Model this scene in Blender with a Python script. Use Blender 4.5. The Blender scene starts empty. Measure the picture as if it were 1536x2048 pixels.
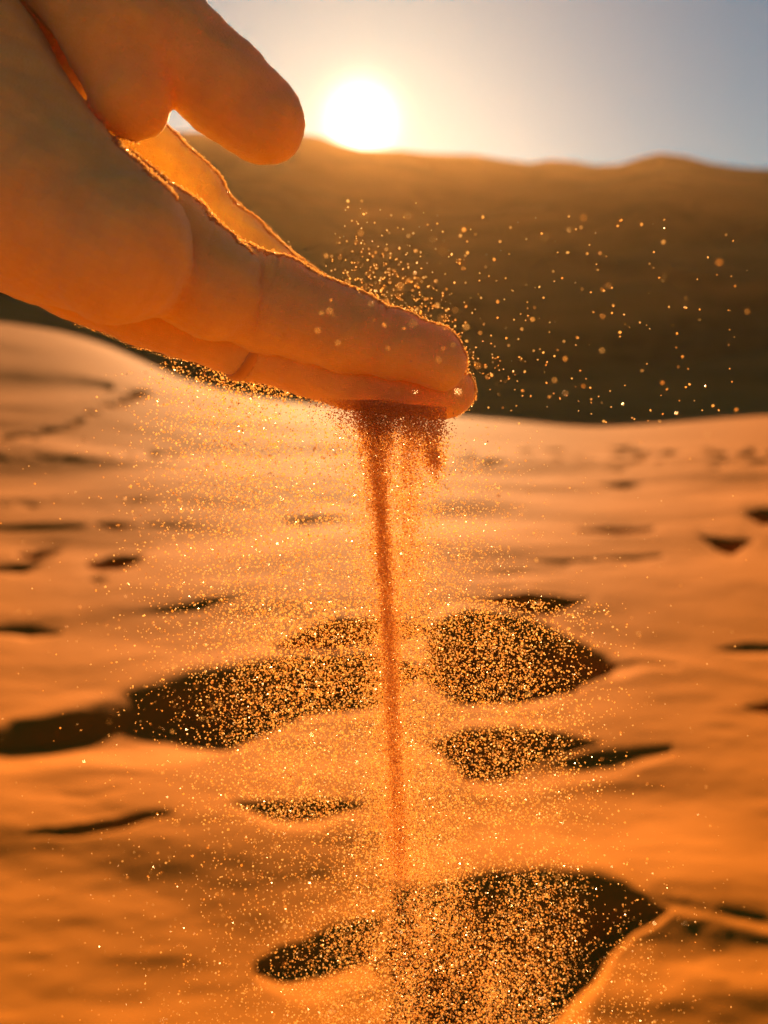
import bpy, math, random
import numpy as np
from mathutils import Vector

random.seed(7)
rng = np.random.default_rng(7)
S = bpy.context.scene
COL = S.collection

# ------------------------------------------------------------------ camera
W, H, F = 1536.0, 2048.0, 1647.0            # photograph size and focal length in its pixels
CAM_Z = 0.85
PITCH = math.atan(324.0 / F)                # horizon 324 px above the middle
CP, SP = math.cos(PITCH), math.sin(PITCH)
CAM = np.array([0.0, 0.0, CAM_Z])
cam = bpy.data.cameras.new("camera")
cam.sensor_fit = 'HORIZONTAL'
cam.sensor_width = 36.0
cam.lens = F / W * 36.0
cam.clip_start = 0.01
cam.clip_end = 5000.0
cam.dof.use_dof = True
cam.dof.focus_distance = 0.160
cam.dof.aperture_fstop = cam.lens / 2.3     # a phone's 2.3 mm aperture
cam_o = bpy.data.objects.new("camera", cam)
cam_o.location = CAM
cam_o.rotation_euler = (math.pi / 2 - PITCH, 0, 0)
COL.objects.link(cam_o)
S.camera = cam_o

def ray(x, y):
    """world direction (depth 1 along the optical axis) of photograph pixel x, y"""
    u = (np.asarray(x, float) - W / 2) / F
    v = (H / 2 - np.asarray(y, float)) / F
    return np.stack([u + 0 * v, CP + v * SP + 0 * u, -SP + v * CP + 0 * u], -1)

SUN_PX = (722.0, 243.0)
sd = ray(*SUN_PX); sd = sd / np.linalg.norm(sd)          # towards the sun
SUN_EL = math.asin(sd[2]); SUN_AZ = math.atan2(sd[0], sd[1])

# ------------------------------------------------------------------ sky
world = bpy.data.worlds.new("World"); S.world = world
world.use_nodes = True
nt = world.node_tree; nt.nodes.clear()
N = nt.nodes.new; L = nt.links.new
sky = N('ShaderNodeTexSky'); sky.sky_type = 'NISHITA'; sky.sun_disc = False
sky.sun_elevation = SUN_EL; sky.sun_rotation = SUN_AZ
sky.air_density = 1.0; sky.dust_density = 0.4; sky.ozone_density = 1.5
tint = N('ShaderNodeMix'); tint.data_type = 'RGBA'; tint.blend_type = 'MULTIPLY'
tint.inputs[0].default_value = 1.0; tint.inputs[7].default_value = (0.050, 0.205, 0.245, 1)
L(sky.outputs[0], tint.inputs[6])
bg = N('ShaderNodeBackground'); bg.inputs[1].default_value = 0.06
L(tint.outputs[2], bg.inputs[0])
# the sun's own aureole: angle from the sun direction
tc = N('ShaderNodeTexCoord')
dot = N('ShaderNodeVectorMath'); dot.operation = 'DOT_PRODUCT'
dot.inputs[1].default_value = tuple(sd)
nrm = N('ShaderNodeVectorMath'); nrm.operation = 'NORMALIZE'
L(tc.outputs['Generated'], nrm.inputs[0]); L(nrm.outputs[0], dot.inputs[0])
def mth(op, a, b=None):
    m = N('ShaderNodeMath'); m.operation = op
    for i, q in enumerate((a, b)):
        if q is None: continue
        if isinstance(q, (int, float)): m.inputs[i].default_value = q
        else: L(q, m.inputs[i])
    return m.outputs[0]
ang = mth('ARCCOSINE', mth('MINIMUM', dot.outputs['Value'], 0.9999999))
def glow(scale_deg, power, strength, colour):
    e = mth('POWER', mth('DIVIDE', ang, math.radians(scale_deg)), power)
    e = mth('POWER', 2.718281828, mth('MULTIPLY', e, -1.0))
    b = N('ShaderNodeBackground'); b.inputs[0].default_value = (*colour, 1)
    L(mth('MULTIPLY', e, strength), b.inputs[1])
    return b.outputs[0]
def addsh(a, b):
    s = N('ShaderNodeAddShader'); L(a, s.inputs[0]); L(b, s.inputs[1]); return s.outputs[0]
out = N('ShaderNodeOutputWorld')
tot = addsh(bg.outputs[0], glow(1.25, 1.6, 3.0, (1.0, 0.80, 0.42)))
tot = addsh(tot, glow(3.5, 1.0, 0.06, (1.0, 0.60, 0.22)))
tot = addsh(tot, glow(11.0, 1.0, 0.03, (1.0, 0.64, 0.36)))
L(tot, out.inputs[0])

# ------------------------------------------------------------------ sun and exposure
sun = bpy.data.lights.new("sun", 'SUN')
sun.energy = 5.0; sun.angle = math.radians(0.5); sun.color = (1.0, 0.60, 0.27)
sun_o = bpy.data.objects.new("sun", sun)
sun_o.rotation_euler = Vector(sd).to_track_quat('Z', 'Y').to_euler()
sun_o.location = (0, 30, 60)
COL.objects.link(sun_o)
S.view_settings.view_transform = 'Standard'
S.view_settings.look = 'None'
S.view_settings.exposure = 1.75
S.view_settings.gamma = 1.0
S.view_settings.use_curve_mapping = False
S.render.engine = 'CYCLES'
S.cycles.use_denoising = True
S.cycles.max_bounces = 8
S.cycles.diffuse_bounces = 3
S.cycles.glossy_bounces = 2
S.cycles.transmission_bounces = 4
S.cycles.volume_bounces = 0
S.cycles.sample_clamp_indirect = 6.0

# ------------------------------------------------------------------ helpers
def sstep(a, b, t):
    t = np.clip((t - a) / (b - a), 0, 1); return t * t * (3 - 2 * t)

def hash2(ix, iy, seed):
    n = (ix.astype(np.int64) * 374761393 + iy.astype(np.int64) * 668265263 + seed * 1442695041) & 0x7fffffff
    n = ((n ^ (n >> 13)) * 1274126177) & 0x7fffffff
    n = n ^ (n >> 16)
    return (n & 0xffff) / 65535.0 * 2 - 1

def vnoise(x, y, seed=0):
    ix = np.floor(x); iy = np.floor(y); fx = x - ix; fy = y - iy
    fx = fx * fx * fx * (fx * (fx * 6 - 15) + 10); fy = fy * fy * fy * (fy * (fy * 6 - 15) + 10)
    a = hash2(ix, iy, seed); b = hash2(ix + 1, iy, seed); c = hash2(ix, iy + 1, seed); d = hash2(ix + 1, iy + 1, seed)
    return (a * (1 - fx) + b * fx) * (1 - fy) + (c * (1 - fx) + d * fx) * fy

def fbm(x, y, seed=0, octaves=4, gain=0.5):
    s = 0.0; a = 1.0
    for k in range(octaves):
        s = s + a * vnoise(x * 2.03 ** k + 17.3 * k, y * 2.03 ** k - 9.1 * k, seed + k); a *= gain
    return s

def mesh_from(name, verts, faces, mat=None, parent=None, smooth=True):
    """one mesh object; faces is an (n, k) integer array"""
    me = bpy.data.meshes.new(name)
    verts = np.ascontiguousarray(verts, np.float32); faces = np.ascontiguousarray(faces, np.int32)
    n, k = faces.shape
    me.vertices.add(len(verts)); me.vertices.foreach_set('co', verts.ravel())
    me.loops.add(n * k); me.loops.foreach_set('vertex_index', faces.ravel())
    me.polygons.add(n)
    me.polygons.foreach_set('loop_start', np.arange(n, dtype=np.int32) * k)
    me.polygons.foreach_set('use_smooth', np.full(n, smooth, dtype=bool))
    me.update(calc_edges=True); me.validate()
    if mat: me.materials.append(mat)
    o = bpy.data.objects.new(name, me); COL.objects.link(o)
    if parent: o.parent = parent
    return o

def tag(o, label=None, category=None, kind=None):
    if label: o['label'] = label
    if category: o['category'] = category
    if kind: o['kind'] = kind
    return o

def grid_faces(nu, nv, wrap=False):
    i = np.arange(nu - 1)[:, None]; j = np.arange(nv if wrap else nv - 1)[None, :]
    j2 = (j + 1) % nv
    return np.stack([i * nv + j, i * nv + j2, (i + 1) * nv + j2, (i + 1) * nv + j], -1).reshape(-1, 4)

def project(P):
    d = P - CAM
    z = d[..., 1] * CP - d[..., 2] * SP
    z = np.where(z > 1e-3, z, 1e-3)
    u = d[..., 0] / z; v = (d[..., 1] * SP + d[..., 2] * CP) / z
    return W / 2 + u * F, H / 2 - v * F

# ------------------------------------------------------------------ materials
def new_mat(name):
    m = bpy.data.materials.new(name); m.use_nodes = True
    t = m.node_tree; t.nodes.clear()
    o = t.nodes.new('ShaderNodeOutputMaterial')
    return m, t, o

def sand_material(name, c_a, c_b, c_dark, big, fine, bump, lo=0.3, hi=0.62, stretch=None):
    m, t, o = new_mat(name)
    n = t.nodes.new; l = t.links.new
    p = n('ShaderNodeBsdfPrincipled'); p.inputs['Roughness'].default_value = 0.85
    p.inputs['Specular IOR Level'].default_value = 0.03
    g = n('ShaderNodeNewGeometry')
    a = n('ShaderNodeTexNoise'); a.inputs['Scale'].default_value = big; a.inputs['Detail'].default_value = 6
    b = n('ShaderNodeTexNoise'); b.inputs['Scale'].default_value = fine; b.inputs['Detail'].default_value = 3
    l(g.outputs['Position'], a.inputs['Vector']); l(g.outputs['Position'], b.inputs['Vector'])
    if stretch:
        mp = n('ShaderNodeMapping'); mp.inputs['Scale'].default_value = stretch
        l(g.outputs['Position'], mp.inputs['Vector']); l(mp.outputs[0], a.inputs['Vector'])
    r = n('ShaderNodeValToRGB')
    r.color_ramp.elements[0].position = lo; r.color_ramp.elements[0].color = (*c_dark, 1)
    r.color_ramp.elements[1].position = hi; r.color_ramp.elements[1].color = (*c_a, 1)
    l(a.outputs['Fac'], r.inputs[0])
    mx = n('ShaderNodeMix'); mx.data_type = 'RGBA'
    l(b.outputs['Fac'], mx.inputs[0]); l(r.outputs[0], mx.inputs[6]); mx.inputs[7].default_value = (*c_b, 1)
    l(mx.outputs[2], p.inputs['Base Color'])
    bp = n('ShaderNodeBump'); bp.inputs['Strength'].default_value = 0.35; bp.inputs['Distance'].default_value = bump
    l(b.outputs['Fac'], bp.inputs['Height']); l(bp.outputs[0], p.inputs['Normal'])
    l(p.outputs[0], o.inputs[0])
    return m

M_SAND = sand_material("sand", (0.46, 0.157, 0.012), (0.43, 0.142, 0.010), (0.41, 0.134, 0.009), 3.0, 260.0, 0.002)
M_HILL = sand_material("mottled_dune_sand", (0.80, 0.235, 0.045), (0.70, 0.20, 0.038), (0.22, 0.085, 0.02), 0.03, 0.25, 0.6, 0.40, 0.55, (0.7, 1.2, 2.6))  # dune sand broken by stretched noise into darker patches

# ------------------------------------------------------------------ ground
crest_x = [-900, -300, 0, 100, 150, 200, 250, 300, 350, 400, 470, 550, 700, 940, 1100, 1200, 1300, 1400, 1536, 1900, 2600]
crest_y = [560, 605, 645, 658, 668, 684, 706, 735, 757, 774, 790, 802, 818, 836, 851, 862, 851, 842, 831, 815, 800]
crest_r = [15, 15, 14.5, 14, 14, 13.6, 13, 12.3, 11.6, 11, 10.3, 10, 9.8, 9.6, 9.4, 9.3, 9.6, 10, 10.4, 11, 12]
_d = ray(crest_x, crest_y)
crest_az = np.arctan2(_d[:, 0], _d[:, 1])
crest_z = CAM_Z + np.array(crest_r) * _d[:, 2] / np.hypot(_d[:, 0], _d[:, 1])

# hollows: (x list, far rim y, near rim y, depth factor)
PITS = [
    # deep prints and scooped hollows
    ([165, 200, 240, 285], [1125, 1114, 1110, 1113], [1128, 1139, 1142, 1118], .40),
    ([170, 195, 222], [1155, 1152, 1157], [1157, 1167, 1159], .14),
    ([-20, 50, 105], [1128, 1122, 1118], [1140, 1148, 1122], .12),
    ([30, 70, 112], [1107, 1101, 1101], [1110, 1120, 1106], .36),
    ([-60, 60, 140, 170], [1049, 1048, 1050, 1055], [1056, 1063, 1063, 1057], .15),
    ([190, 225, 262], [1046, 1044, 1048], [1050, 1060, 1054], .26),
    ([240, 330, 420], [1050, 1050, 1054], [1056, 1060, 1057], .10),
    ([560, 610, 690], [1036, 1033, 1036], [1038, 1048, 1039], .17),
    ([1150, 1230, 1310], [1057, 1053, 1055], [1060, 1068, 1060], .36),
    ([1385, 1430, 1470, 1500], [1072, 1075, 1076, 1076], [1074, 1098, 1107, 1080], .46),
    ([1500, 1530, 1600], [1024, 1014, 1012], [1030, 1044, 1040], .40),
    ([900, 960, 1050, 1110, 1180], [1192, 1191, 1190, 1192, 1195], [1195, 1204, 1242, 1222, 1197], .44),
    ([850, 930, 1050, 1150, 1230], [1262, 1236, 1250, 1284, 1318], [1350, 1400, 1396, 1384, 1330], .29),
    ([1150, 1240, 1360], [1290, 1310, 1320], [1360, 1356, 1330], .08),
    ([530, 600, 680, 780, 850], [1292, 1262, 1240, 1238, 1262], [1298, 1303, 1300, 1290, 1270], .34),
    ([440, 520, 640, 760, 850], [1345, 1330, 1318, 1312, 1330], [1370, 1436, 1422, 1412, 1345], .26),
    ([-200, 0, 200, 330, 470, 600, 740, 840], [1505, 1455, 1405, 1370, 1337, 1320, 1310, 1330], [1556, 1550, 1532, 1522, 1492, 1428, 1412, 1350], [.13, .14, .14, .16, .23, .25, .25, .22]),
    ([860, 930, 1020, 1120, 1210], [1490, 1462, 1458, 1466, 1482], [1494, 1556, 1550, 1516, 1486], .28),
    ([930, 1040, 1180, 1330], [1540, 1516, 1496, 1484], [1580, 1590, 1570, 1510], .075),
    ([60, 150, 250, 345], [1668, 1652, 1640, 1634], [1675, 1680, 1668, 1642], .28),
    ([440, 540, 640, 740], [1612, 1603, 1600, 1612], [1620, 1654, 1654, 1620], .14),
    ([500, 560, 640, 760], [1915, 1885, 1860, 1840], [1960, 1995, 2000, 1960], .14),
    ([780, 900, 980, 1100, 1200, 1260, 1340], [1800, 1776, 1768, 1772, 1784, 1800, 1838],
        [2090, 2150, 2160, 2110, 1985, 1905, 1850], .26),
    ([1210, 1330, 1450, 1620], [1846, 1850, 1872, 1900], [1990, 2010, 1990, 1950], .075),
    ([1200, 1300, 1420, 1560, 1800], [1796, 1808, 1832, 1852, 1880], [1816, 1850, 1872, 1892, 1906], .07),
    ([-80, 60, 135], [1252, 1248, 1262], [1264, 1284, 1268], .10),
    ([280, 400, 520], [1222, 1200, 1188], [1228, 1228, 1192], .10),
    ([1420, 1500, 1620], [1300, 1290, 1286], [1306, 1320, 1312], .10),
    ([1490, 1540, 1620], [1416, 1408, 1404], [1420, 1432, 1430], .34),
    ([1100, 1190, 1300], [1510, 1500, 1498], [1514, 1530, 1508], .12),
    ([1120, 1180, 1260], [1538, 1534, 1538], [1541, 1550, 1542], .12),
    ([30, 200, 330], [1590, 1580, 1572], [1596, 1604, 1578], .08),
    ([1180, 1240, 1290], [965, 963, 966], [968, 976, 968], .15),
    ([1060, 1130, 1330], [1118, 1112, 1108], [1124, 1130, 1118], .08),
    ([900, 1000, 1130], [1150, 1143, 1138], [1156, 1158, 1146], .07),
    ([-80, 40, 150, 230], [740, 736, 748, 766], [812, 814, 806, 780], .055),
]
# trampled bands of small footprints: along px line, half width, count
FEET = []
def footprints(pts, n, half, wpx, hpx, c):
    xs = [p[0] for p in pts]; ys = [p[1] for p in pts]
    for _ in range(n):
        x = rng.uniform(min(xs), max(xs)); y = np.interp(x, xs, ys) + rng.normal(0, half)
        w = wpx * rng.uniform(.6, 1.4); h = hpx * rng.uniform(.6, 1.3)
        FEET.append(([x - w, x, x + w], [y, y - h * .5, y], [y + 1, y + h * .5, y + 1], c * rng.uniform(.6, 1.2)))
footprints([(930, 918), (1200, 915), (1560, 905)], 40, 7, 34, 7, .15)
footprints([(1200, 932), (1560, 922)], 16, 5, 32, 6, .13)
footprints([(-40, 885), (120, 858), (300, 775)], 30, 4, 26, 6, .16)
footprints([(-40, 915), (420, 912)], 20, 4, 26, 6, .14)
footprints([(0, 1010), (420, 1012)], 9, 8, 34, 8, .12)

_az = np.linspace(-1.3, 1.3, 1301); _k = np.exp(-(np.arange(-60, 61) / 22.0) ** 2); _k /= _k.sum()
def _smooth(v): return np.convolve(np.pad(np.interp(_az, crest_az, v), 60, mode='edge'), _k, mode='valid')
crest_r, crest_z, crest_az = _smooth(crest_r), _smooth(crest_z), _az

def ground_height(X, Y):
    r = np.hypot(X, Y); az = np.arctan2(X, Y)
    rc = np.interp(az, crest_az, crest_r); zc = np.interp(az, crest_az, crest_z)
    t = np.clip((r - 4.0) / (rc - 4.0), 0, 1)
    z = zc * (0.55 * t + 0.45 * t * t * (3 - 2 * t)) ** 1.2
    over = np.maximum(r - rc, 0)
    z = z - 0.47 * (np.sqrt(over ** 2 + 1.1) - math.sqrt(1.1))
    z = np.maximum(z, -16.5)
    z = np.where(np.abs(az) > 1.2, z * sstep(2.2, 1.2, np.abs(az)), z)
    near = sstep(9.0, 6.0, r)
    # soft wind-blown swell, elongated across the view
    z = z + 0.021 * fbm(X * .8, Y * 1.4, 3, 2) * (0.3 + 0.7 * near) + 0.0055 * fbm(X * 1.6 + 4, Y * 3.2, 11, 3) * near
    z = z + 0.0016 * fbm(X * 6, Y * 12, 23, 3) * near + 0.0009 * fbm(X * 13 + .6 * np.sin(Y * 9), Y * 27, 29, 2) * sstep(3.2, 1.6, r)
    px, py = project(np.stack([X, Y, z], -1))
    front = (Y > 0.2) & (px > -900) & (px < 2500)
    dip = np.zeros_like(z); lip = np.zeros_like(z); halo = np.zeros_like(z)
    wx = px + 14 * fbm(px / 170, py / 90, 71, 4); wy = py + (2.5 + np.clip(py - 900, 0, 1400) / 130) * fbm(px / 140 + 5, py / 90, 83, 4)
    ox, oy = px, py
    def rng_of(y):
        tanv = (y - H / 2) / F
        a = PITCH + np.arctan(tanv)
        return np.where(a > .02, 1 / np.tan(np.maximum(a, .02)), 50)
    for xs, ya, yb, c in PITS + FEET:
        big = xs[-1] - xs[0] > 75
        px, py = (wx, wy) if big else (ox, oy)
        c_mean = float(np.mean(c))
        hgt = max(b_ - a_ for a_, b_ in zip(ya, yb))
        mx = 0.25 * (xs[-1] - xs[0]) if big else 0
        sel = front & (px > xs[0] - mx) & (px < xs[-1] + mx) & (py > min(ya) - hgt) & (py < max(yb) + hgt) & (r < 20)
        if not sel.any(): continue
        a = np.interp(px[sel], xs, ya); b = np.interp(px[sel], xs, yb)
        tt = (py[sel] - a) / np.maximum(b - a, .5)
        if isinstance(c, list): c = np.interp(px[sel], xs, c)
        hh = np.maximum(CAM_Z - z[sel], .1)
        Lg = np.clip(hh * (rng_of(a) - rng_of(b)), 0, 0.6)
        within = (px[sel] > xs[0]) & (px[sel] < xs[-1])
        prof = sstep(-.06, .34, tt) * (1 - sstep(.40, 1.04, tt)) * within
        if xs[-1] - xs[0] > 180 and c_mean > .13:                        # deep prints: half hollow, half pushed-up rim on the far side
            prof = .88 * sstep(-.02, .33, tt) * (1 - sstep(.40, 1.12, tt)) * within
            lip[sel] = np.maximum(lip[sel], .16 * c * Lg * np.exp(-((tt + .05) / .17) ** 2) * within)
        dip[sel] = np.maximum(dip[sel], c * Lg * prof)
        if big:
            u_ = (px[sel] - xs[0]) / (xs[-1] - xs[0]); mid = .5 * (a + b)
            Lm = np.clip(CAM_Z * (rng_of(np.full_like(a, min(ya))) - rng_of(np.full_like(a, max(yb)))), 0, .5)
            h_ = 0.07 * c * Lm * np.exp(-((py[sel] - mid) / (.75 * hgt)) ** 2) * sstep(-.25, .25, u_) * sstep(1.25, .75, u_)
            halo[sel] = np.maximum(halo[sel], h_)
    px, py = ox, oy
    dip = dip + halo - lip
    z = z - dip
    # the smooth mound at the lower left, with its crest line
    cy = np.interp(px, [-600, 0, 130, 250, 330, 430, 530, 600], [1760, 1712, 1710, 1756, 1800, 1850, 1892, 1930])
    dy = cy - py
    fade = sstep(640, 520, px) * sstep(-700, -300, px)
    m = front & (px < 640) & (r < 3)
    dyp = np.maximum(dy, 0)
    z = np.where(m, z + fade * .011 * (1 - np.exp(-dyp / 120)) * (1 - sstep(60, 520, dy)), z)
    # bright swell at the lower right, sloping down towards the sun
    z = np.where(front, z + 0.022 * np.exp(-((px - 1300) / 330) ** 2) * sstep(1580, 1770, py) * (1 - sstep(1780, 2200, py)), z)
    return z

rr = np.concatenate([np.geomspace(0.02, 0.6, 12)[:-1], np.geomspace(0.6, 4.5, 400)[:-1], np.geomspace(4.5, 16, 150)[:-1],
                     np.geomspace(16, 1000, 50)])
aa = np.concatenate([np.linspace(-math.pi, -.62, 70)[:-1], np.linspace(-.62, .62, 640)[:-1], np.linspace(.62, math.pi, 70)[:-1]])
R_, A_ = np.meshgrid(rr, aa, indexing='ij')
GX = R_ * np.sin(A_); GY = R_ * np.cos(A_)
GZ = ground_height(GX, GY)
gf = grid_faces(len(rr), len(aa), wrap=True)[:, ::-1]
ground = mesh_from("sand_ground", np.stack([GX, GY, GZ], -1).reshape(-1, 3), gf, M_SAND)
tag(ground, "rippled orange sand trodden with footprints in front of the dunes", None, 'structure')

# ------------------------------------------------------------------ far dune ridge
rid_x = [-900, -400, 0, 330, 400, 600, 640, 680, 720, 760, 800, 850, 900, 950, 1000, 1060, 1100, 1150, 1190, 1240, 1280, 1320, 1370, 1420, 1480, 1536, 1900, 2400]
rid_y = [300, 262, 250, 262, 263, 268, 273, 288, 298, 300, 300, 306, 308, 309, 318, 326, 319, 323, 331, 329, 315, 306, 312, 326, 335, 338, 320, 345]
_d = ray(rid_x, rid_y)
rid_az = np.arctan2(_d[:, 0], _d[:, 1]); rid_t = _d[:, 2] / np.hypot(_d[:, 0], _d[:, 1])
ha = np.linspace(-1.0, 1.0, 520)
hr = np.concatenate([np.linspace(150, 400, 200)[:-1], np.linspace(400, 900, 40)])
HR, HA = np.meshgrid(hr, ha, indexing='ij')
ridge_r = 400.0
zt = CAM_Z + ridge_r * np.interp(HA, rid_az, rid_t)
t = (HR - 150) / (ridge_r - 150)
tc_ = np.clip(t, 0, 1)
HX = HR * np.sin(HA); HY = HR * np.cos(HA)
zb = -17.0
prof = 0.35 * tc_ ** 1.7 + 0.65 * tc_
HZ = zb + (zt - zb) * prof
inner = tc_ * (1 - tc_) * 4
HZ += inner * (8.0 * fbm(HX / 120 + 3, HY / 50, 41, 4) + 4.0 * fbm(HX / 40, HY / 17, 47, 3))
beyond = np.maximum(HR - ridge_r, 0)
HZ -= 0.22 * (np.sqrt(beyond ** 2 + 30) - 5.4772)
HZ = np.maximum(HZ, -17.0)
edge = sstep(1.0, .8, np.abs(HA))
HZ = -17 + (HZ + 17) * edge
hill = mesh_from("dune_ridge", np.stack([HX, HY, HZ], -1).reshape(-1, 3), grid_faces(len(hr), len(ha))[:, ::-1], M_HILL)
tag(hill, "tall dune ridge in shade below the low sun", None, 'structure')

# ------------------------------------------------------------------ haze
hm, ht, ho = new_mat("haze")
hv = ht.nodes.new('ShaderNodeVolumePrincipled')
hv.inputs['Color'].default_value = (0.96, 0.56, 0.24, 1)
hv.inputs['Density'].default_value = 0.00010
hv.inputs['Anisotropy'].default_value = 0.72
ht.links.new(hv.outputs[0], ho.inputs['Volume'])
top = max(float(HZ.max()), 2.0) + 2.0
bx = np.array([(x, y, z) for x in (-1010, 1010) for y in (-1010, 1010) for z in (-18.5, top)], float)
bf = np.array([(0, 1, 3, 2), (4, 6, 7, 5), (0, 4, 5, 1), (2, 3, 7, 6), (0, 2, 6, 4), (1, 5, 7, 3)])
haze = mesh_from("haze", bx, bf, hm, smooth=False)
tag(haze, "warm dusty air lit by the low sun", None, 'stuff')

# ------------------------------------------------------------------ the hand
# solid blend of tapered limbs, in metres: x right, y up, z away along the optical axis
PXM = 0.150 / F
def at(x, y, dz):
    d = 0.150 + dz * PXM
    return np.array([(x - W / 2) / F * d, (H / 2 - y) / F * d, d]), d / F
class Limb:
    def __init__(self, pts):
        self.p = []; self.r = []
        for x, y, dz, r in pts:
            c, s = at(x, y, dz); self.p.append(c); self.r.append(r * s)
    def d(self, P):
        best = None
        for k in range(len(self.p) - 1):
            a, b = self.p[k], self.p[k + 1]; ab = b - a
            t = np.clip(((P - a) @ ab) / (ab @ ab), 0, 1)
            q = np.sqrt(((P - a - t[:, None] * ab) ** 2).sum(1)) - (self.r[k] + (self.r[k + 1] - self.r[k]) * t)
            best = q if best is None else smin(best, q, 0.0016)
        return best
def smin(a, b, k):
    h = np.clip(0.5 + 0.5 * (b - a) / k, 0, 1)
    return b + (a - b) * h - k * h * (1 - h)

FRONT_PALM = Limb([(-1700, 60, 120, 310), (-900, 40, 60, 320), (-420, 40, 0, 300), (-150, 200, -90, 268), (95, 412, -128, 187), (228, 490, -148, 156)])
FRONT_MID = Limb([(210, 445, -50, 142), (330, 508, -14, 119), (424, 575, -18, 104)])
FRONT_TIP = Limb([(400, 560, 55, 97), (540, 610, 66, 95), (700, 664, 55, 79), (790, 690, 58, 64), (868, 713, 60, 59)])
FRONT_END = Limb([(850, 712, 60, 50), (884, 733, 60, 46)])
BACK_LOW = Limb([(-200, 300, 120, 200), (150, 545, 120, 92), (300, 608, 135, 86), (500, 680, 150, 77), (700, 744, 160, 72), (800, 765, 165, 64), (880, 774, 168, 60)])
BACK_LOW_END = Limb([(870, 785, 168, 48), (900, 786, 168, 45)])
BACK_UP_MID = Limb([(-100, 60, 160, 150), (160, 240, 330, 105), (300, 334, 420, 80), (384, 400, 430, 72)])
BACK_UP_TIP = Limb([(372, 415, 445, 74), (470, 507, 440, 77), (573, 592, 420, 72), (760, 705, 390, 62)])
THENAR = Limb([(-500, -250, 60, 320), (0, -250, -40, 230), (172, -75, -80, 140), (236, 78, -100, 105), (258, 188, -105, 80)])
THENAR_PAD = Limb([(255, 60, -125, 84), (283, 228, -100, 43)])
THUMB = Limb([(200, -50, -60, 125), (350, 95, -60, 101), (450, 178, -50, 93), (527, 242, -45, 83)])
STRIP = Limb([(-60, -60, 70, 170), (60, 70, 60, 150), (140, 160, 60, 95), (172, 206, 30, 58)])

def skin_sdf(P):
    ix = W / 2 + P[:, 0] / P[:, 2] * F; iy = H / 2 - P[:, 1] / P[:, 2] * F
    d = FRONT_PALM.d(P)
    d = smin(d, FRONT_MID.d(P), 0.0004 + 0.0035 * sstep(505, 680, iy))
    tip = smin(FRONT_TIP.d(P), FRONT_END.d(P), 0.002)
    d = smin(d, tip, 0.0004 + 0.0035 * sstep(590, 720, iy))
    b = smin(BACK_LOW.d(P), BACK_LOW_END.d(P), 0.002)
    u = smin(BACK_UP_MID.d(P), BACK_UP_TIP.d(P), 0.0008)
    b = smin(b, u, 0.0010)
    b = smin(b, STRIP.d(P), 0.0020)
    t = smin(THENAR.d(P), THENAR_PAD.d(P), 0.002)
    t = smin(t, THUMB.d(P), 0.0016)
    b = smin(b, t, 0.0012)
    d = smin(d, b, 0.0006)
    # creases across the joints of the front finger and lines of the palm side
    sx = (ix - 540) * .95 + (iy - 610) * .31 + 5 * np.sin(iy / 23.0)
    front_f = (P[:, 2] < .160) & (ix > 200) & (iy > 380)
    for s0_, am, wd_, y0_, y1_ in ((-38, 20, 4, 500, 620), (-14, 30, 4.5, 500, 690), (2, 16, 3, 510, 650), (18, 12, 3, 520, 610), (95, 7, 4, 560, 640),
                                   (212, 18, 4, 590, 690), (228, 24, 4, 600, 720), (243, 12, 3, 600, 670), (-165, 14, 4, 370, 560), (-148, 20, 4, 380, 600), (-180, 10, 3, 400, 540)):
        d = d + front_f * (am * 1e-5 * 1.3) * np.exp(-((sx - s0_) / wd_) ** 2) * (1 - sstep(y0_ + 30, y1_ + 30, iy))
    # slight unevenness of flesh
    x, y, z = P[:, 0] * 1000, P[:, 1] * 1000, P[:, 2] * 1000
    d = d + 0.00022 * np.sin(x * .55 + 1.3 * np.sin(y * .31)) * np.sin(y * .47 + z * .4) + 0.00009 * np.sin(x * 1.7 + y * 1.1) * np.sin(z * 1.4 - y * 1.9)
    return d

lo = np.array([-0.232, 0.004, 0.092]); hi = np.array([0.022, 0.150, 0.222])
HC = 0.0020; K = 4; HF = HC / K
nc = np.ceil((hi - lo) / HC).astype(int) + 1
ci = np.stack(np.meshgrid(*[np.arange(n) for n in nc], indexing='ij'), -1).reshape(-1, 3)
dc = skin_sdf(lo + ci * HC).reshape(nc)
nf = (nc - 1) * K + 1
fi = [np.clip(np.round(np.arange(n) / K).astype(int), 0, c - 1) for n, c in zip(nf, nc)]
D = dc[np.ix_(*fi)].astype(np.float32)
msk = np.abs(D) < 0.0034
idx = np.argwhere(msk)
D[msk] = skin_sdf(lo + idx * HF)
# surface nets
inside = D < 0
cnt = np.zeros(tuple(nf - 1), np.int8)
for dx in (0, 1):
    for dy in (0, 1):
        for dz in (0, 1):
            cnt += inside[dx:nf[0] - 1 + dx, dy:nf[1] - 1 + dy, dz:nf[2] - 1 + dz]
cells = np.argwhere((cnt > 0) & (cnt < 8))
vid = np.full(tuple(nf - 1), -1, np.int64); vid[tuple(cells.T)] = np.arange(len(cells))
acc = np.zeros((len(cells), 3)); num = np.zeros(len(cells))
corners = [np.array((a, b, c)) for a in (0, 1) for b in (0, 1) for c in (0, 1)]
for a in corners:
    for ax in range(3):
        if a[ax]: continue
        b = a.copy(); b[ax] = 1
        da = D[tuple((cells + a).T)].astype(float); db = D[tuple((cells + b).T)].astype(float)
        cr = (da < 0) != (db < 0)
        t_ = np.where(cr, da / np.where(cr, da - db, 1), 0)
        acc += np.where(cr[:, None], a + t_[:, None] * (b - a), 0); num += cr
V = lo + (cells + acc / num[:, None]) * HF
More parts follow.
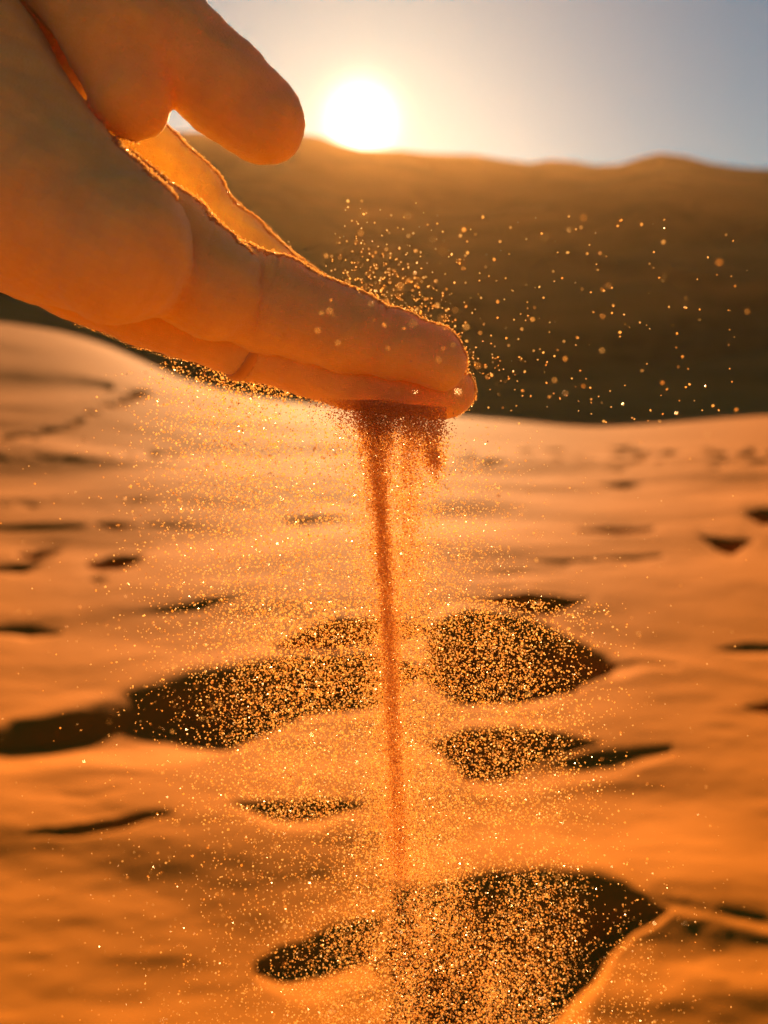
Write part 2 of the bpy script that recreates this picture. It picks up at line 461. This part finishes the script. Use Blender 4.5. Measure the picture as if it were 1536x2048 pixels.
for _ in range(2):                                   # settle on the true surface
    e = 0.00012
    d0 = skin_sdf(V)
    g = np.stack([skin_sdf(V + np.eye(3)[k] * e) - skin_sdf(V - np.eye(3)[k] * e) for k in range(3)], -1) / (2 * e)
    V = V - np.clip(d0 / np.maximum((g ** 2).sum(1), .3), -HF, HF)[:, None] * g * 0.8
quads = []
for ax in range(3):
    sl = [slice(1, n - 1) for n in nf]; s2 = list(sl)
    sl[ax] = slice(0, nf[ax] - 1); s2[ax] = slice(1, nf[ax])
    A = inside[tuple(sl)]; B = inside[tuple(s2)]
    off = np.array([1, 1, 1]); off[ax] = 0
    for flip, mk in ((False, A & ~B), (True, ~A & B)):
        e_ = np.argwhere(mk) + off
        u, w = (ax + 1) % 3, (ax + 2) % 3
        q = []
        for du, dw in ((-1, -1), (0, -1), (0, 0), (-1, 0)):
            c = e_.copy(); c[:, u] += du; c[:, w] += dw
            q.append(vid[tuple(c.T)])
        q = np.stack(q, -1)
        quads.append(q[:, ::-1] if flip else q)
quads = np.concatenate(quads); quads = quads[(quads >= 0).all(1)]

BASIS = np.array([[1, 0, 0], [0, SP, CP], [0, CP, -SP]])     # camera x, y(up), z(away) in world axes
def to_world(P): return CAM + P @ BASIS
# camera space x right, y up, z away is left-handed: reverse the winding
quads = quads[:, ::-1]

def skin_material():
    m, t, o = new_mat("skin")
    n = t.nodes.new; l = t.links.new
    p = n('ShaderNodeBsdfPrincipled')
    p.inputs['Roughness'].default_value = 0.55
    p.inputs['Specular IOR Level'].default_value = 0.35
    p.inputs['Subsurface Weight'].default_value = 0.85
    p.inputs['Subsurface Radius'].default_value = (1.0, 0.75, 0.22)
    p.inputs['Subsurface Scale'].default_value = 0.0068
    p.inputs['Sheen Weight'].default_value = 0.5
    p.inputs['Sheen Roughness'].default_value = 0.35
    p.inputs['Sheen Tint'].default_value = (1, .85, .6, 1)
    g = n('ShaderNodeNewGeometry')
    a = n('ShaderNodeTexNoise'); a.inputs['Scale'].default_value = 140; a.inputs['Detail'].default_value = 7; a.inputs['Roughness'].default_value = 0.65
    l(g.outputs['Position'], a.inputs['Vector'])
    r = n('ShaderNodeValToRGB')
    r.color_ramp.elements[0].position = 0.3; r.color_ramp.elements[0].color = (0.82, 0.53, 0.13, 1)
    r.color_ramp.elements[1].position = 0.7; r.color_ramp.elements[1].color = (0.92, 0.64, 0.17, 1)
    l(a.outputs['Fac'], r.inputs[0]); l(r.outputs[0], p.inputs['Base Color'])
    v = n('ShaderNodeTexVoronoi'); v.inputs['Scale'].default_value = 1600; v.feature = 'DISTANCE_TO_EDGE'
    l(g.outputs['Position'], v.inputs['Vector'])
    b2 = n('ShaderNodeTexNoise'); b2.inputs['Scale'].default_value = 420; b2.inputs['Detail'].default_value = 4
    l(g.outputs['Position'], b2.inputs['Vector'])
    ad = n('ShaderNodeMath'); ad.operation = 'ADD'; l(v.outputs['Distance'], ad.inputs[0]); l(b2.outputs['Fac'], ad.inputs[1])
    bp = n('ShaderNodeBump'); bp.inputs['Strength'].default_value = 0.9; bp.inputs['Distance'].default_value = 0.0003
    l(ad.outputs[0], bp.inputs['Height']); l(bp.outputs[0], p.inputs['Normal'])
    l(p.outputs[0], o.inputs[0])
    return m
M_SKIN = skin_material()
hand = mesh_from("hand", to_world(V), quads, M_SKIN)
tag(hand, "cupped bare hand reaching in from the upper left and letting sand run out", "hand")

# fingernails: curved plates on the back of two fingertips
mn, tn, on = new_mat("nail")
pn = tn.nodes.new('ShaderNodeBsdfPrincipled'); pn.inputs['Base Color'].default_value = (0.80, 0.45, 0.25, 1)
pn.inputs['Roughness'].default_value = 0.3; pn.inputs['Subsurface Weight'].default_value = 1.0
pn.inputs['Subsurface Radius'].default_value = (1, .4, .15); pn.inputs['Subsurface Scale'].default_value = 0.004
tn.links.new(pn.outputs[0], on.inputs[0])
def nail(p0, p1, r0, r1, up, half_deg):
    a, s = at(*p0); b, _ = at(*p1)
    ax = b - a; Ln = np.linalg.norm(ax); ax = ax / Ln
    d0 = np.array(up, float); d0 -= ax * (d0 @ ax); d0 /= np.linalg.norm(d0)
    sd_ = np.cross(ax, d0)
    nu, nv = 12, 15; out_ = []
    for th in (0.0, 7.0):
        for i in range(nu):
            q = i / (nu - 1); wd = half_deg * (1 - .25 * (2 * max(q - .5, 0)) ** 2) * (0.86 + .14 * min(1, q * 4))
            for j in range(nv):
                an = math.radians(wd) * (2 * j / (nv - 1) - 1)
                bow = q * Ln + 4 * s * (math.cos(an) - .8) * q
                rad = ((r0 + (r1 - r0) * q) + (th - 3.5) * (1 - .55 * abs(2 * j / (nv - 1) - 1))) * s
                out_.append(a + ax * bow + (d0 * math.cos(an) + sd_ * math.sin(an)) * rad)
    n = nu * nv
    fa = [tuple(x) for x in grid_faces(nu, nv)]
    fs = [f[::-1] for f in fa] + [tuple(k + n for k in f) for f in fa]
    rim = [j for j in range(nv)] + [i * nv + nv - 1 for i in range(1, nu)] + [(nu - 1) * nv + j for j in range(nv - 2, -1, -1)] + [i * nv for i in range(nu - 2, 0, -1)]
    for k in range(len(rim)):
        u, w = rim[k], rim[(k + 1) % len(rim)]; fs.append((u, w, w + n, u + n))
    return mesh_from("fingernail", to_world(np.array(out_)), np.array(fs), mn, hand)
nail((850, 712, 60), (896, 737, 60), 49, 46, (-.35, -1, .1), 62)
nail((862, 783, 168), (908, 787, 168), 48, 45, (-.1, -1, .25), 62)

# ring on the lower finger
mr, tr, orr = new_mat("ring_metal")
pr = tr.nodes.new('ShaderNodeBsdfPrincipled'); pr.inputs['Base Color'].default_value = (0.60, 0.36, 0.15, 1)
pr.inputs['Metallic'].default_value = 0.9; pr.inputs['Roughness'].default_value = 0.5
tr.links.new(pr.outputs[0], orr.inputs[0])
c0, s0 = at(494, 679, 150); c1, _ = at(700, 744, 160)
ax = c1 - c0; ax = ax + np.array([0, 0, .5]) * np.linalg.norm(ax); ax /= np.linalg.norm(ax)
e1 = np.cross(ax, [0, 1, 0]); e1 /= np.linalg.norm(e1); e2 = np.cross(ax, e1)
sec = [(-13, 0), (-11, 5), (0, 7), (11, 5), (13, 0), (11, -4), (-11, -4)]
rv = []
for i in range(64):
    an = 2 * math.pi * i / 64
    for wv, tv in sec:
        rv.append(c0 + ax * wv * s0 + (e1 * math.cos(an) * 1.06 + e2 * math.sin(an)) * (79 + tv) * s0)
ns = len(sec)
rf = np.array([(i * ns + j, i * ns + (j + 1) % ns, ((i + 1) % 64) * ns + (j + 1) % ns, ((i + 1) % 64) * ns + j) for i in range(64) for j in range(ns)])
ring = mesh_from("finger_ring", to_world(np.array(rv)), rf, mr)
tag(ring, "narrow band worn on the lower finger, half hidden behind the front finger", "ring")

# ------------------------------------------------------------------ sand grains
def grain_material():
    m, t, o = new_mat("sand_grain")
    n = t.nodes.new; l = t.links.new
    at_ = n('ShaderNodeNewGeometry')
    r = n('ShaderNodeValToRGB')
    r.color_ramp.elements[0].color = (0.92, 0.52, 0.13, 1)
    r.color_ramp.elements[1].color = (1.0, 0.78, 0.42, 1)
    l(at_.outputs['Random Per Island'], r.inputs[0])
    d = n('ShaderNodeBsdfDiffuse'); l(r.outputs[0], d.inputs[0])
    tr_ = n('ShaderNodeBsdfTranslucent'); l(r.outputs[0], tr_.inputs[0])
    gl = n('ShaderNodeBsdfGlossy'); gl.inputs['Roughness'].default_value = 0.25; gl.inputs[0].default_value = (1, .9, .75, 1)
    a = n('ShaderNodeMixShader'); a.inputs[0].default_value = 0.93; l(d.outputs[0], a.inputs[1]); l(tr_.outputs[0], a.inputs[2])
    b = n('ShaderNodeMixShader'); b.inputs[0].default_value = 0.10; l(a.outputs[0], b.inputs[1]); l(gl.outputs[0], b.inputs[2])
    tp = n('ShaderNodeBsdfTransparent'); tp.inputs[0].default_value = (1, .88, .6, 1)
    c = n('ShaderNodeMixShader'); c.inputs[0].default_value = 0.15; l(b.outputs[0], c.inputs[1]); l(tp.outputs[0], c.inputs[2])
    l(c.outputs[0], o.inputs[0])
    return m
M_GRAIN = grain_material()
OCT_V = np.array([(1, 0, 0), (-1, 0, 0), (0, 1, 0), (0, -1, 0), (0, 0, 1), (0, 0, -1)], float)
OCT_F = np.array([(0, 2, 4), (2, 1, 4), (1, 3, 4), (3, 0, 4), (2, 0, 5), (1, 2, 5), (3, 1, 5), (0, 3, 5)])
def grains(name, P, radius, mat):
    n = len(P)
    q = rng.normal(size=(n, 4)); q /= np.linalg.norm(q, axis=1)[:, None]
    w, x, y, z = q.T
    Rm = np.stack([1 - 2 * (y * y + z * z), 2 * (x * y - z * w), 2 * (x * z + y * w),
                   2 * (x * y + z * w), 1 - 2 * (x * x + z * z), 2 * (y * z - x * w),
                   2 * (x * z - y * w), 2 * (y * z + x * w), 1 - 2 * (x * x + y * y)], -1).reshape(n, 3, 3)
    sc = rng.uniform(.7, 1.35, size=(n, 6, 1))
    vv = OCT_V[None] * sc
    vv = np.einsum('nij,nkj->nki', Rm, vv) * radius[:, None, None]
    vv = vv + P[:, None, :]
    ff = OCT_F[None] + (np.arange(n) * 6)[:, None, None]
    return mesh_from(name, vv.reshape(-1, 3), ff.reshape(-1, 3), mat, smooth=False)

def fall(x, y, hd):
    """point on pixel x, y at horizontal distance hd in front of the camera"""
    d = ray(x, y)
    return CAM + d * (hd / d[:, 1])[:, None]
HD = 0.157
xs_c = lambda y: np.interp(y, [780, 830, 1000, 1200, 1450, 1700, 2050], [735, 742, 760, 774, 786, 797, 805])
PX, PY, PD, PR = [], [], [], []
def put(x, y, jit, r, far=0.0, tail=0.03):
    n = len(x)
    dd = rng.normal(0, jit, n)
    tl = rng.random(n) < far
    dd[tl] = np.clip(rng.normal(0, tail, tl.sum()), -.07, .12)
    PX.append(x); PY.append(y); PD.append(HD + dd); PR.append(r * np.exp(rng.normal(0, .28, n)))
U = rng.uniform; G = rng.normal
# main thread of sand
y = 800 + 960 * U(0, 1, 42000) ** 1.15
w = np.interp(y, [800, 1000, 1300, 1720], [22, 11, 10, 16])
put(xs_c(y) + np.where(U(0, 1, 42000) < .72, G(0, .95, 42000), rng.laplace(0, 1.7, 42000)) * w, y, .0016, .000105)
# curtain hanging from the fingers
n = 27000
x = 800 + G(0, 60, n); y = 770 + rng.gamma(1.7, 36, n) * (1 + .25 * np.sin(x * .06) + .2 * np.sin(x * .131 + 1))
lo_y = np.interp(x, [560, 640, 700, 900], [800, 795, 800, 815])
ok = (x < 893 - np.maximum(y - 835, 0) * .30) & (y > lo_y) & (x > 610)
put(x[ok], y[ok], .0025, .000105)
n = 2600; q = U(0, 1, n) ** .7; y = 815 + 105 * q; x = (810 + 58 * q) + U(0, 1, n) * np.maximum(893 - np.maximum(y - 832, 0) * .25 - (810 + 58 * q), 2); put(x + G(0, 13, n), y + rng.exponential(14, n), .003, .00013)
n = 9000; y = 860 + 860 * U(0, 1, n); put(xs_c(y) + 12 + G(0, 42, n), y, .005, .00011)
n = 6500; y = 850 + rng.gamma(1.8, 120, n); put(812 + (y - 850) * .022 + G(0, 1, n) * np.interp(y, [850, 1000, 1400], [18, 20, 30]), y, .003, .000105)
n = 500; y = 900 + rng.gamma(1.2, 45, n); put(870 + G(0, 6, n), y, .0015, .00013)
# plume about the thread
n = 46000
y = 830 + (2100 - 830) * U(0, 1, n) ** 0.9
s = np.interp(y, [830, 950, 1150, 1400, 1700, 2100], [70, 75, 85, 110, 120, 150])
x = xs_c(y) + 25 + np.where(U(0, 1, n) < .55, G(0, .55, n), rng.laplace(0, .95, n)) * s
ok = U(0, 1, n) < np.clip(.62 + .7 * fbm(x / 34, y / 260, 61, 3), .12, 1); put(x[ok], y[ok], .006, .000105, .10, .02)
# left veil
n = 4600; y = 705 + rng.gamma(2.2, 75, n); x = 470 + G(0, 95, n) + (y - 705) * .12
ok = ~((y < 780) & (x > 560)); ok &= y > np.interp(x, [250, 380, 480, 640], [745, 700, 745, 790]); put(x[ok], y[ok], .004, .00015, .10); PD[-1] += .017
n = 11000; y = 850 + rng.gamma(2.3, 190, n); put(590 + G(0, 140, n), y, .012, .00014, .2)
# right veil
n = 3000; y = 860 + rng.gamma(2.0, 150, n); put(900 + G(0, 55, n) + (y - 860) * .12, y, .006, .000105, .1)
# thick fall at the bottom
n = 26000; y = U(1650, 2110, n); x = 905 + G(0, 1, n) * np.interp(y, [1650, 1850, 2110], [140, 165, 185]); 
ok = U(0, 1, n) < np.interp(y, [1650, 1800, 1950], [.25, .8, 1]) * np.clip(.75 + .5 * fbm(x / 45, y / 200, 67, 3), .2, 1); put(x[ok], y[ok], .010, .00014, .15)
n = 6500; y = U(1200, 1650, n); x = 1010 + G(0, 95, n); put(x, y, .009, .00014, .15)
n = 6500; y = U(1200, 1650, n); x = 600 + G(0, 90, n); put(x, y, .009, .00014, .15)
# loose grains all about
n = 1800; put(G(700, 340, n), U(860, 2060, n), .03, .000105, .4, .05)
# spray above and beyond the fingertips
n = 460; x = 640 + rng.gamma(2.6, 75, n); y = np.interp(x, [600, 770, 880, 940, 1100, 1300], [540, 605, 655, 740, 820, 840]) - rng.gamma(1.3, 52, n)
ok = (y > 400) & (y < 850); put(x[ok], y[ok], .012, .00016, .4, .03)
n = 230; x = U(930, 1510, n) - rng.exponential(90, n); y = U(430, 850, n); ok = (x > 780) & (y > 250 + (1200 - x) * .35); put(x[ok], y[ok], .02, .00017, .55, .04)
n = 45; put(U(560, 925, n), U(600, 800, n), .006, .00017)          # before the finger: brought nearer below
PD[-1] -= U(.02, .06, n)
PX = np.concatenate(PX); PY = np.concatenate(PY); PD = np.concatenate(PD); PR = np.concatenate(PR)
ok = (PD > .088) & (PR > .00005)
FP = fall(PX[ok], PY[ok], PD[ok])
fs_o = grains("falling_sand", FP, np.clip(PR[ok], .00007, .00026), M_GRAIN)
tag(fs_o, "loose orange sand pouring from the fingers in a thin thread and glittering spray", None, 'stuff')

# grains clinging to the skin along its sunlit edges
A0 = to_world(V)
tri = np.concatenate([quads[:, [0, 1, 2]], quads[:, [0, 2, 3]]])
e1_ = A0[tri[:, 1]] - A0[tri[:, 0]]; e2_ = A0[tri[:, 2]] - A0[tri[:, 0]]
nn = np.cross(e1_, e2_); ar = np.linalg.norm(nn, axis=1); nn = nn / np.maximum(ar, 1e-14)[:, None]
cen = A0[tri].mean(1); vw = cen - CAM; vw /= np.linalg.norm(vw, axis=1)[:, None]
face = (nn * vw).sum(1); lit = nn @ sd
pcx, pcy = project(cen)
wt = ar * (lit > -.22) * np.exp(-((face + .03) / .13) ** 2) * (pcx > 150) * (pcy > 205) * ~((pcy < 345) & (pcy < .95 * (pcx - 150) + 160) & (((cen - CAM) @ np.array([0, CP, -SP])) < .16))
wt = wt / wt.sum()
pick = rng.choice(len(tri), 60000, p=wt)
b1 = rng.random((len(pick), 2)); fl = b1.sum(1) > 1; b1[fl] = 1 - b1[fl]
Tr = V[tri[pick]]
CPt = Tr[:, 0] + (Tr[:, 1] - Tr[:, 0]) * b1[:, :1] + (Tr[:, 2] - Tr[:, 0]) * b1[:, 1:]
ncam = nn[pick] @ BASIS.T
CPt = CPt + ncam * (rng.exponential(.00012, len(pick)))[:, None]
scam = BASIS @ sd
sunny = np.ones(len(pick), bool)
for tq in np.geomspace(.0009, .11, 34):                  # leave out grains the sun does not reach
    k = np.where(sunny)[0]
    sunny[k] = skin_sdf(CPt[k] + scam * tq) > 0
CPt = to_world(CPt[sunny])
cr_ = .00011 * np.exp(rng.normal(0, .35, len(CPt)))
print('clinging grains', len(CPt))
cl = grains("clinging_sand", CPt, cr_, M_GRAIN)
tag(cl, "fine sand dust stuck along the sunlit edges of the hand", None, 'stuff')
